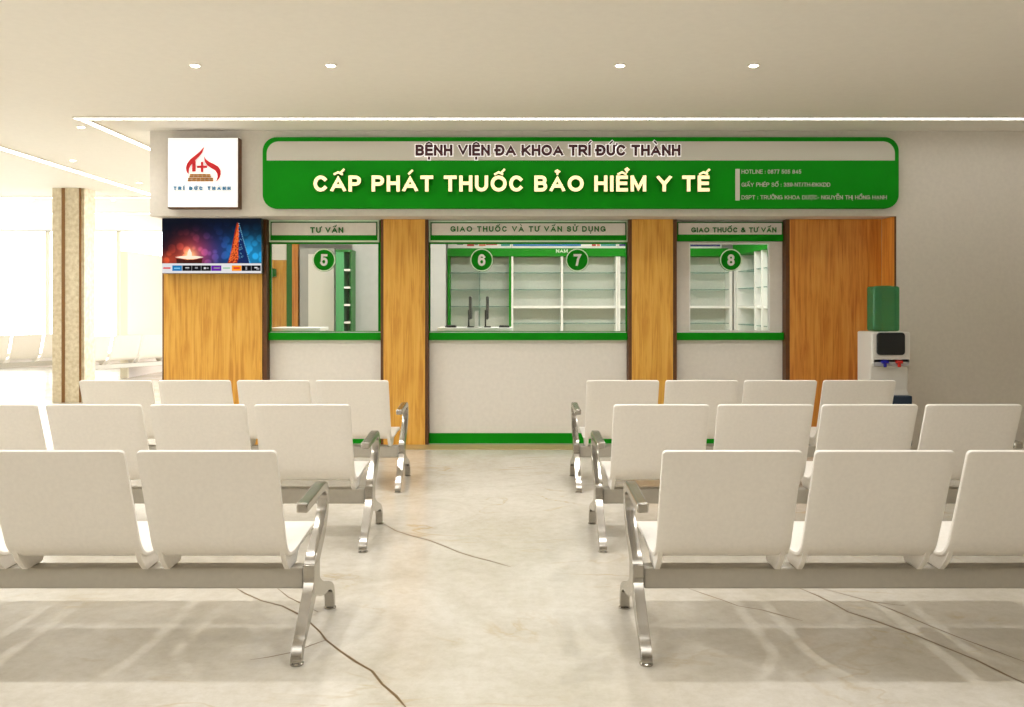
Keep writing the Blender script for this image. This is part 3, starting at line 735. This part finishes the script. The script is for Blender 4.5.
# picture boards above the header
def picture(name, label, px0, px1, blocks):
    za, zb = zh1+.004, 2.62
    t = thing(name, label, 'picture board', (PX((px0+px1)/2, DB), DB+.02, za), 'picture boards above the shelves')
    X = t.location[0]
    MB().box(PX(px0, DB)-X, PX(px1, DB)-X, 0, .03, 0, zb-za).build('board', 'white_paint', t)
    by = {}
    for (a, b_, c, e, m) in blocks: by.setdefault(m, []).append((a, b_, c, e))
    for m, L_ in by.items():
        q = MB()
        for (a, b_, c, e) in L_: q.box(PX(a, DB)-X, PX(b_, DB)-X, -.004, -.0005, PZ(e, DB)-za, PZ(c, DB)-za)
        q.build('print', m, t)
picture('picture_board', 'white board with small coloured product pictures above window 6 shelves', 448, 511.5,
        [(457,463,238,245,'poster_grey'),(467,474,238,246,'poster_red'),(474.4,478,240,245,'poster_grey'),(479,485.5,237,246,'poster_peach'),(486,497,238,245,'poster_red'),(489,498,238,240,'poster_grey'),(501,510,238,246,'poster_teal')])
picture('picture_board', 'board with a long blue picture above the window 7 shelves', 512, 618,
        [(513,581,236,246,'poster_blue'),(592,596,239,246,'poster_red'),(597,600,239,246,'poster_peach'),(601,616,238,246,'poster_teal')])
picture('picture_board', 'navy picture board above the shelves behind window 8', 618.5, 722,
        [(619.5,640,236,246,'poster_navy'),(642,720.5,230,246.4,'poster_navy')])
# side wall shelving right of window 8
xs = 3.22
sw = thing('side_shelving_unit', 'shelving along the right side wall seen through window 8', 'shelving unit', (xs, 8.9, 0), 'pharmacy shelving units')
ya, yb2 = 8.9, DB-.004
def sy(px): return xs*F/(px-VX)
MB().box(.32, .34, 0, yb2-ya, 0, 2.1).build('back_panel', 'shelf_back', sw)
MB().box(-.01, .34, 0, yb2-ya, 2.1, 2.33).build('green_header', 'green', sw)
upr = sorted([sy(736.5), sy(754.5), sy(761.5), yb2-.03, ya+.02])
for y in upr: MB().box(0, .319, y-ya-.018, y-ya+.018, 0, 2.099).build('upright', 'white_paint', sw)
for z, m, h_ in ((1.87, 'glass_shelf', .006), (1.63, 'glass_shelf', .006), (1.372, 'white_paint', .016), (1.13, 'glass_shelf', .006)):
    for a, b_ in zip(upr, upr[1:]):
        MB().box(.02, .318, a-ya+.019, b_-ya-.019, z-h_, z+h_).build('shelf', m, sw)
# window 5 interior: glazed side door, wood post, cupboard, green shelf tower
d = 11.6
def bx(px0, px1, d0, d1, z0, z1): return MB().box(PX(px0, d0), PX(px1, d0), d0, d1, z0, z1)
t = thing('inner_door', 'oak inner door in a green frame behind window 5', 'door', (PX(280, d), d, 0))
X = t.location[0]
def b2(px0, px1, y0, y1, z0, z1): return MB().box(PX(px0, d)-X, PX(px1, d)-X, y0, y1, z0, z1)
b2(269, 286.4, .02, .06, 0, PZ(260, d)).build('leaf', 'oak', t)
b2(269, 286.4, .025, .05, PZ(260, d)+.001, PZ(243, d)).build('transom', 'white_paint', t)
b2(286.6, 292, 0, .07, 0, PZ(243, d)).build('green_frame', 'green_dark', t)
b2(292.2, 298, -.01, .07, 0, PZ(240, d)).build('wood_post', 'oak_deep_shaded', t)
MB().lathe([(.02, -.07), (.09, -.05), (.09, .05), (.02, .07)], PX(271, d)-X, 0, 16).build('door_pull', 'green_dark', t, loc=(0, -.06, PZ(273, d)))
d = 11.5
t = thing('tall_cupboard', 'pale tall cupboard between the inner door and green shelf tower', 'cupboard', (PX(318, d), d, 0))
X = t.location[0]
b2(299.5, 308, 0.02, .4, 0, PZ(248, d)).build('side_panel', 'inner_wall', t)
b2(308.2, 334, 0, .4, 0, PZ(254, d)).build('door', 'white_paint', t)
b2(308.2, 334, 0.02, .4, PZ(254, d)+.001, PZ(248, d)).build('top_box', 'inner_wall', t)
d = 10.9
t = thing('shelf_tower', 'tall narrow green shelf tower with white shelves behind window 5', 'shelf', (PX(343, d), d, 0))
X = t.location[0]
zt_ = PZ(252, d)
b2(335.8, 343.8, 0, .5, 0, zt_).build('side_panel', 'teal_panel', t)
b2(344, 350.2, .3, .32, 0, zt_).build('back_panel', 'teal_panel', t)
b2(350.4, 351.4, 0, .32, 0, zt_).build('side_panel', 'green_dark', t)
b2(335.5, 351.6, -.005, .5, zt_+.001, zt_+.03).build('top_panel', 'green_dark', t)
for py in (270, 287.5, 305, 322.5): b2(344, 350.2, 0, .295, PZ(py, d)-.012, PZ(py, d)+.012).build('shelf', 'white_paint', t)
# grey inner wall blocks seen right of the tower and left of the window 6 shelves
struct('wall_inner_grey', MB().box(PX(352.5, 11.2), PX(447, 11.2)-.02, 11.2, 11.34, 0, CEIL), 'inner_wall')
# raised white desk tops just behind the glass
def desk(label, px0, px1, z1):
    xa, xb = PX(px0, 8.78), PX(px1, 8.78)
    t = thing('desk_shelf', label, 'desk', ((xa+xb)/2, 8.78, ZL1), 'raised desk tops behind the glass')
    X = t.location[0]
    MB().box(xa-X, xb-X, 0, .42, .0, z1-ZL1).build('top', 'white_paint', t, bevel=.003)
    MB().box(xa-X+.03, xa-X+.05, .02, .40, -1.127, -.0005).build('leg', 'white_paint', t)
    MB().box(xb-X-.05, xb-X-.03, .02, .40, -1.127, -.0005).build('leg', 'white_paint', t)
    return t
ZD = PZ(327.2, 9.0)
desk('white raised desk carrying two screens behind window 6', 437.5, 512.5, ZD)
desk('white raised desk top at the left behind window 5', 269.5, 320, ZD)
def monitor(label, px, lean):
    dd = 8.86
    t = thing('monitor', label, 'monitor', (PX(px, dd), dd+.12, ZD+.001), 'computer monitors on the pharmacy desk')
    zt_ = PZ(296.5, dd)-ZD; zb_ = PZ(319.5, dd)-ZD
    o = MB().box(-.014, .010, -.17, .17, zb_, zt_).build('screen_panel', 'grey_plastic', t, bevel=.004)
    MB().box(.0105, .013, -.16, .16, zb_+.01, zt_-.01).build('screen', 'black_plastic', t)
    MB().box(-.03, -.0145, -.03, .03, .0, zb_+.1).build('stand', 'black_plastic', t)
    MB().box(-.035, .035, -.09, .09, 0, .010).build('foot', 'black_plastic', t, bevel=.003)
    return t
monitor('edge-on computer monitor left of the white divider on the desk', 470.3, 0)
monitor('edge-on computer monitor right of the white divider on the desk', 487.3, 0)
dd = 8.86
o = MB().box(-.018, .018, 0, .2, 0, PZ(311, dd)-ZD).build('desk_divider', 'white_paint', loc=(PX(476.3, dd), dd, ZD+.001), bevel=.004)
tag(o, 'small upright white divider between the two monitors', 'divider')
def keyboard(label, px0, px1, px2):
    t = thing('keyboard', label, 'keyboard', (PX((px0+px1)/2, dd), dd, ZD+.001), 'keyboards on the pharmacy desk')
    w = PX(px1, dd)-PX(px0, dd)
    MB().box(-w/2, w/2, 0, .13, 0, .018).build('case', 'black_plastic', t, bevel=.003)
    k = MB()
    for r in range(4):
        for c in range(8):
            x = -w/2+.008+c*(w-.016)/8; k.box(x, x+(w-.016)/8-.003, .012+r*.028, .034+r*.028, .0185, .024)
    k.build('keys', 'grey_plastic', t)
keyboard('dark keyboard at the left end of the desk behind window 6', 445, 456, 0)
keyboard('dark keyboard at the right end of the desk behind window 6', 499, 509.5, 0)

# ------------------------------------------------------------------ waiting benches
PITCH, NS = .584, 4
LEN = .05*2 + PITCH*NS - .03
def shell_mesh():
    w = PITCH-.046; hw = w/2
    prof = catmull([(-.045, .842), (-.03, .80), (.02, .66), (.07, .52), (.105, .435), (.15, .392), (.22, .378), (.34, .382), (.48, .392), (.58, .398), (.625, .390), (.645, .365)], 6)
    L_ = [0]
    for p, q in zip(prof, prof[1:]): L_.append(L_[-1]+math.dist(p, q))
    T = L_[-1]
    bm = bmesh.new(); rows = []
    NX = 10; r = .018; r2 = .03
    for (y, z), s in zip(prof, L_):
        h = hw
        if s < r: h = hw - (r-math.sqrt(max(0, r*r-(r-s)**2)))
        if T-s < r2: h = hw - (r2-math.sqrt(max(0, r2*r2-(r2-(T-s))**2)))
        rows.append([bm.verts.new((h*(2*k/NX-1), y, z)) for k in range(NX+1)])
    for a, b in zip(rows, rows[1:]):
        for k in range(NX): bm.faces.new([a[k], a[k+1], b[k+1], b[k]])
    bmesh.ops.recalc_face_normals(bm, faces=bm.faces[:])
    me = bpy.data.meshes.new('seat_shell'); bm.to_mesh(me); bm.free(); me.materials.append(MATS['chair_shell'])
    return me
SHELL = shell_mesh()
def shell_obj(parent, x):
    o = link('seat_shell', SHELL, parent, loc=(x, 0, 0))
    md = o.modifiers.new('thick', 'SOLIDIFY'); md.thickness = .016; md.offset = 0
    md = o.modifiers.new('bevel', 'BEVEL'); md.width = .005; md.segments = 2; md.limit_method = 'ANGLE'; md.angle_limit = math.radians(50)
    SHELL.shade_smooth()
    return o
bb = MB().prism_x([(.10, .435), (.115, .418), (.15, .383), (.22, .3685), (.37, .3745), (.33, .345), (.30, .3135), (.19, .3135), (.165, .335), (.135, .37)], -.011, .011)
bracket0 = None
def make_bench():
    root = thing('waiting_bench', '', 'bench')
    MB().box(.024, LEN-.024, .222, .292, .222, .312).build('beam', 'beam_metal', root, bevel=.008)
    arm = catmull([(.085, .590), (.16, .592), (.27, .598), (.39, .606), (.455, .594), (.478, .55), (.462, .485), (.405, .42), (.325, .365), (.262, .318), (.248, .262), (.262, .215)], 5)
    aw = [(.040 + .0*(i/len(arm))) for i in range(len(arm))]
    n = len(arm)
    for i in range(n):
        t = i/(n-1)
        aw[i] = .040 if t < .3 else (.044 if t < .55 else .044+.05*min(1, (t-.55)/.4))
    split = int(n*.40)
    leg1 = catmull([(.262, .262), (.215, .205), (.145, .145), (.082, .098), (.036, .062), (.012, .03), (.010, .012)], 5)
    lw1 = [.092-.055*min(1, i/(len(leg1)*.55)) for i in range(len(leg1))]
    leg2 = catmull([(.262, .235), (.33, .192), (.42, .160), (.51, .140), (.585, .108), (.615, .06), (.622, .012)], 5)
    lw2 = [.088-.053*min(1, i/(len(leg2)*.5)) for i in range(len(leg2))]
    for k, x in enumerate((0, LEN)):
        fr = MB().ribbon_x(arm[split:], aw[split:], x-.022, x+.022).ribbon_x(leg1, lw1, x-.0215, x+.0215).ribbon_x(leg2, lw2, x-.021, x+.021).box(x-.023, x+.023, .205, .31, .205, .325).build('end_frame', 'aluminium', root, bevel=.006)
        am = MB().ribbon_x(arm[:split+1], [a+.001 for a in aw[:split+1]], x-.024, x+.024).build('armrest', 'aluminium', root, bevel=.008)
        for yy in (.010, .622):
            MB().lathe([(.026, .0), (.027, .006), (.014, .012), (.010, .02)], x, yy, 16).build('foot', 'aluminium', fr, smooth=40)
    for i in range(NS):
        x = .05 + (PITCH-.046)/2 + .003 + i*PITCH
        s = shell_obj(root, x)
        for sx in (-1, 1):
            if i == 0 and sx == -1:
                global bracket0
                bracket0 = bb.build('bracket', 'chair_shell', s, bevel=.004)
                bracket0.location = (-(PITCH-.046)/2+.022, 0, 0)
            else:
                c = bracket0.copy(); COL.objects.link(c); c.parent = s; c.location = (sx*((PITCH-.046)/2-.022), 0, 0)
    return root
bench = make_bench()
YB = [3.262, 4.752, 6.262]
XLA, XRA = -.8225, .5385
spots = [(XLA-LEN, YB[0], 0, 'white waiting bench nearest the camera on the left of the aisle'),
         (XRA, YB[0], 0, 'white waiting bench nearest the camera on the right of the aisle'),
         (XLA-LEN, YB[1], 0, 'white waiting bench in the middle row on the left of the aisle'),
         (XRA, YB[1], 0, 'white waiting bench in the middle row on the right of the aisle'),
         (XLA-LEN, YB[2], 0, 'white waiting bench in the row closest to the counters, left of the aisle'),
         (XRA-.01, YB[2], 0, 'white waiting bench in the row closest to the counters, right of the aisle')]
for i, (x, y, a, lab) in enumerate(spots):
    o = bench if i == 0 else copy_tree(bench)
    o.location = (x, y, 0); o.rotation_euler = (0, 0, a); o['label'] = lab; o['group'] = 'waiting benches'
a = math.radians(56)
for x, y, lab in ((-9.9, 14.6, 'white waiting bench left of the stone column, turned toward the bright windows'),
                  (-7.55, 14.75, 'white waiting bench right of the stone column, turned toward the bright windows')):
    o = copy_tree(bench); o.location = (x, y, 0); o.rotation_euler = (0, 0, a); o['label'] = lab; o['group'] = 'waiting benches'

# ------------------------------------------------------------------ water dispenser
d = 7.50
x0, x1 = PX(872, d), PX(910.5, d)
wd = thing('water_dispenser', 'white floor standing water dispenser beside the oak panel', 'water dispenser', ((x0+x1)/2, d, 0))
X = wd.location[0]; hw = (x1-x0)/2; dp = .32
zt = PZ(332, d)
zn = PZ(367, d)              # bottom of the upper front block
zr = PZ(402, d)
zmid = PZ(391.5, d)
b = MB().box(-hw, hw, 0.03, dp, .0, zt-.30).box(-hw, hw, 0, dp, zt-.30, zt)
MB().prism_x([(.0, zt), (.0, zn+.03), (.03, zn), (.05, zmid), (.03, zmid-.02), (.015, .06), (.015, 0), (dp, 0), (dp, zt)], -hw, hw).build('body', 'cooler_white', wd, bevel=.02, seg=3)
MB().prism_y([(x, z) for x, z in rrect(PX(876.5, d)-x0-hw, PX(904.5, d)-x0-hw, PZ(355, d), PZ(332.5, d), .03)], -.014, .003).build('control_panel', 'black_plastic', wd, bevel=.003)
MB().box(PX(874, d)-x0-hw, PX(909, d)-x0-hw, .0, .006, PZ(366, d), PZ(359.5, d)).build('tap_plate', 'cooler_recess', wd)
for pc, m, nm in ((884.2, 'tap_blue', 'blue_tap'), (898.3, 'tap_red', 'red_tap')):
    c = PX(pc, d)-x0-hw
    o = MB().box(c-.028, c+.028, -.035, .001, PZ(363.3, d), PZ(360.3, d)).box(c-.012, c+.012, -.03, -.006, PZ(367, d), PZ(363.3, d)).build(nm, m, wd, bevel=.004)
    o['label'] = ('blue cold water tap' if nm[0] == 'b' else 'red hot water tap')
MB().prism_x([(.028, zmid-.035), (-.045, zmid-.035), (-.045, .16), (.012, .10)], PX(891, d)-x0-hw-.16, hw-.004).build('drip_tray', 'navy', wd, bevel=.008)
# bottle on top
bx0, bx1 = PX(873.8, d+.09), PX(900.2, d+.09)
cx = (bx0+bx1)/2 - X; bw = (bx1-bx0)/2
zb_ = zt
btm = thing('water_bottle', 'translucent green square water bottle standing on the dispenser', 'water bottle', (X+cx, d+.17, zb_))
zt2 = PZ(286, d)-zb_
q = MB()
MB().prism_y(rrect(-bw, bw, .004, zt2, .02), -.08, .08).build('bottle_body', 'bottle_green', btm, bevel=.022, seg=3)
MB().lathe([(.045, -.0), (.045, .0035)], 0, 0, 24).build('bottle_neck', 'bottle_green', btm, smooth=30)
MB().lathe([(.075, zt2+.001), (.07, zt2+.004), (.05, zt2+.006)], 0, 0, 24).build('base_rim', 'bottle_green', btm, smooth=30)

# ------------------------------------------------------------------ light
def area(name, x, y, z, sx, sy, power, col=(1, .95, .87), rot=(0, 0, 0), spread=None):
    l = bpy.data.lights.new(name, 'AREA'); l.shape = 'RECTANGLE'; l.size = sx; l.size_y = sy; l.energy = power; l.color = col
    if spread: l.spread = math.radians(spread)
    o = bpy.data.objects.new(name, l); COL.objects.link(o); o.location = (x, y, z); o.rotation_euler = rot
    return o
def spot(x, y, power, ang=140):
    l = bpy.data.lights.new('downlight_lamp', 'SPOT'); l.energy = power; l.spot_size = math.radians(ang); l.spot_blend = .6
    l.shadow_soft_size = .035; l.color = (1, .995, .985)
    o = bpy.data.objects.new('downlight_lamp', l); COL.objects.link(o); o.location = (x, y, CEIL-.03)
for y, p in ((5.88, 62), (3.45, 60), (1.0, 38)):
    for x in (-2.19, -1.24, .784, 1.72): spot(x, y, p)
    for x in (-5.05, -4.1): spot(x, y, 45)
for x, y in ((-4.02, 7.91), (-5.04, 9.73), (-5.05, 11.5), (-7.6, 13.4), (-6.3, 13.4)): spot(x, y, 45)
# ceiling panels of the pharmacy room
area('pharmacy_lamp', -1.9, 9.5, 3.0, 1.2, .6, 50, (1, .97, .92))
area('pharmacy_lamp', .4, 9.7, 3.0, 1.6, .6, 62, (1, .97, .92))
area('pharmacy_lamp', 2.2, 9.7, 3.0, 1.2, .6, 50, (1, .97, .92))
# daylight through the glazing
w_ = bpy.data.worlds.new('World'); scene.world = w_; w_.use_nodes = True
bg = w_.node_tree.nodes['Background']; bg.inputs[0].default_value = (.97, .985, 1, 1); bg.inputs[1].default_value = 7.8

# ------------------------------------------------------------------ camera
cam = bpy.data.cameras.new('camera'); co_ = bpy.data.objects.new('camera', cam); COL.objects.link(co_)
co_.location = (0, 0, H); co_.rotation_euler = (math.radians(90), 0, 0)
cam.sensor_width = 36; cam.lens = F/1024*36
cam.shift_x = (512-VX)/1024; cam.shift_y = -(353.5-VY)/1024
cam.clip_end = 200
scene.camera = co_
vs = scene.view_settings
scene.display_settings.display_device = 'sRGB'
vs.view_transform = 'Standard'; vs.look = 'None'; vs.gamma = 1; vs.use_curve_mapping = False
vs.exposure = 0.0
cy = scene.cycles
cy.use_denoising = True
cy.max_bounces = 8; cy.diffuse_bounces = 5; cy.glossy_bounces = 4; cy.transparent_max_bounces = 12
cy.sample_clamp_indirect = 6; cy.caustics_reflective = False; cy.caustics_refractive = False
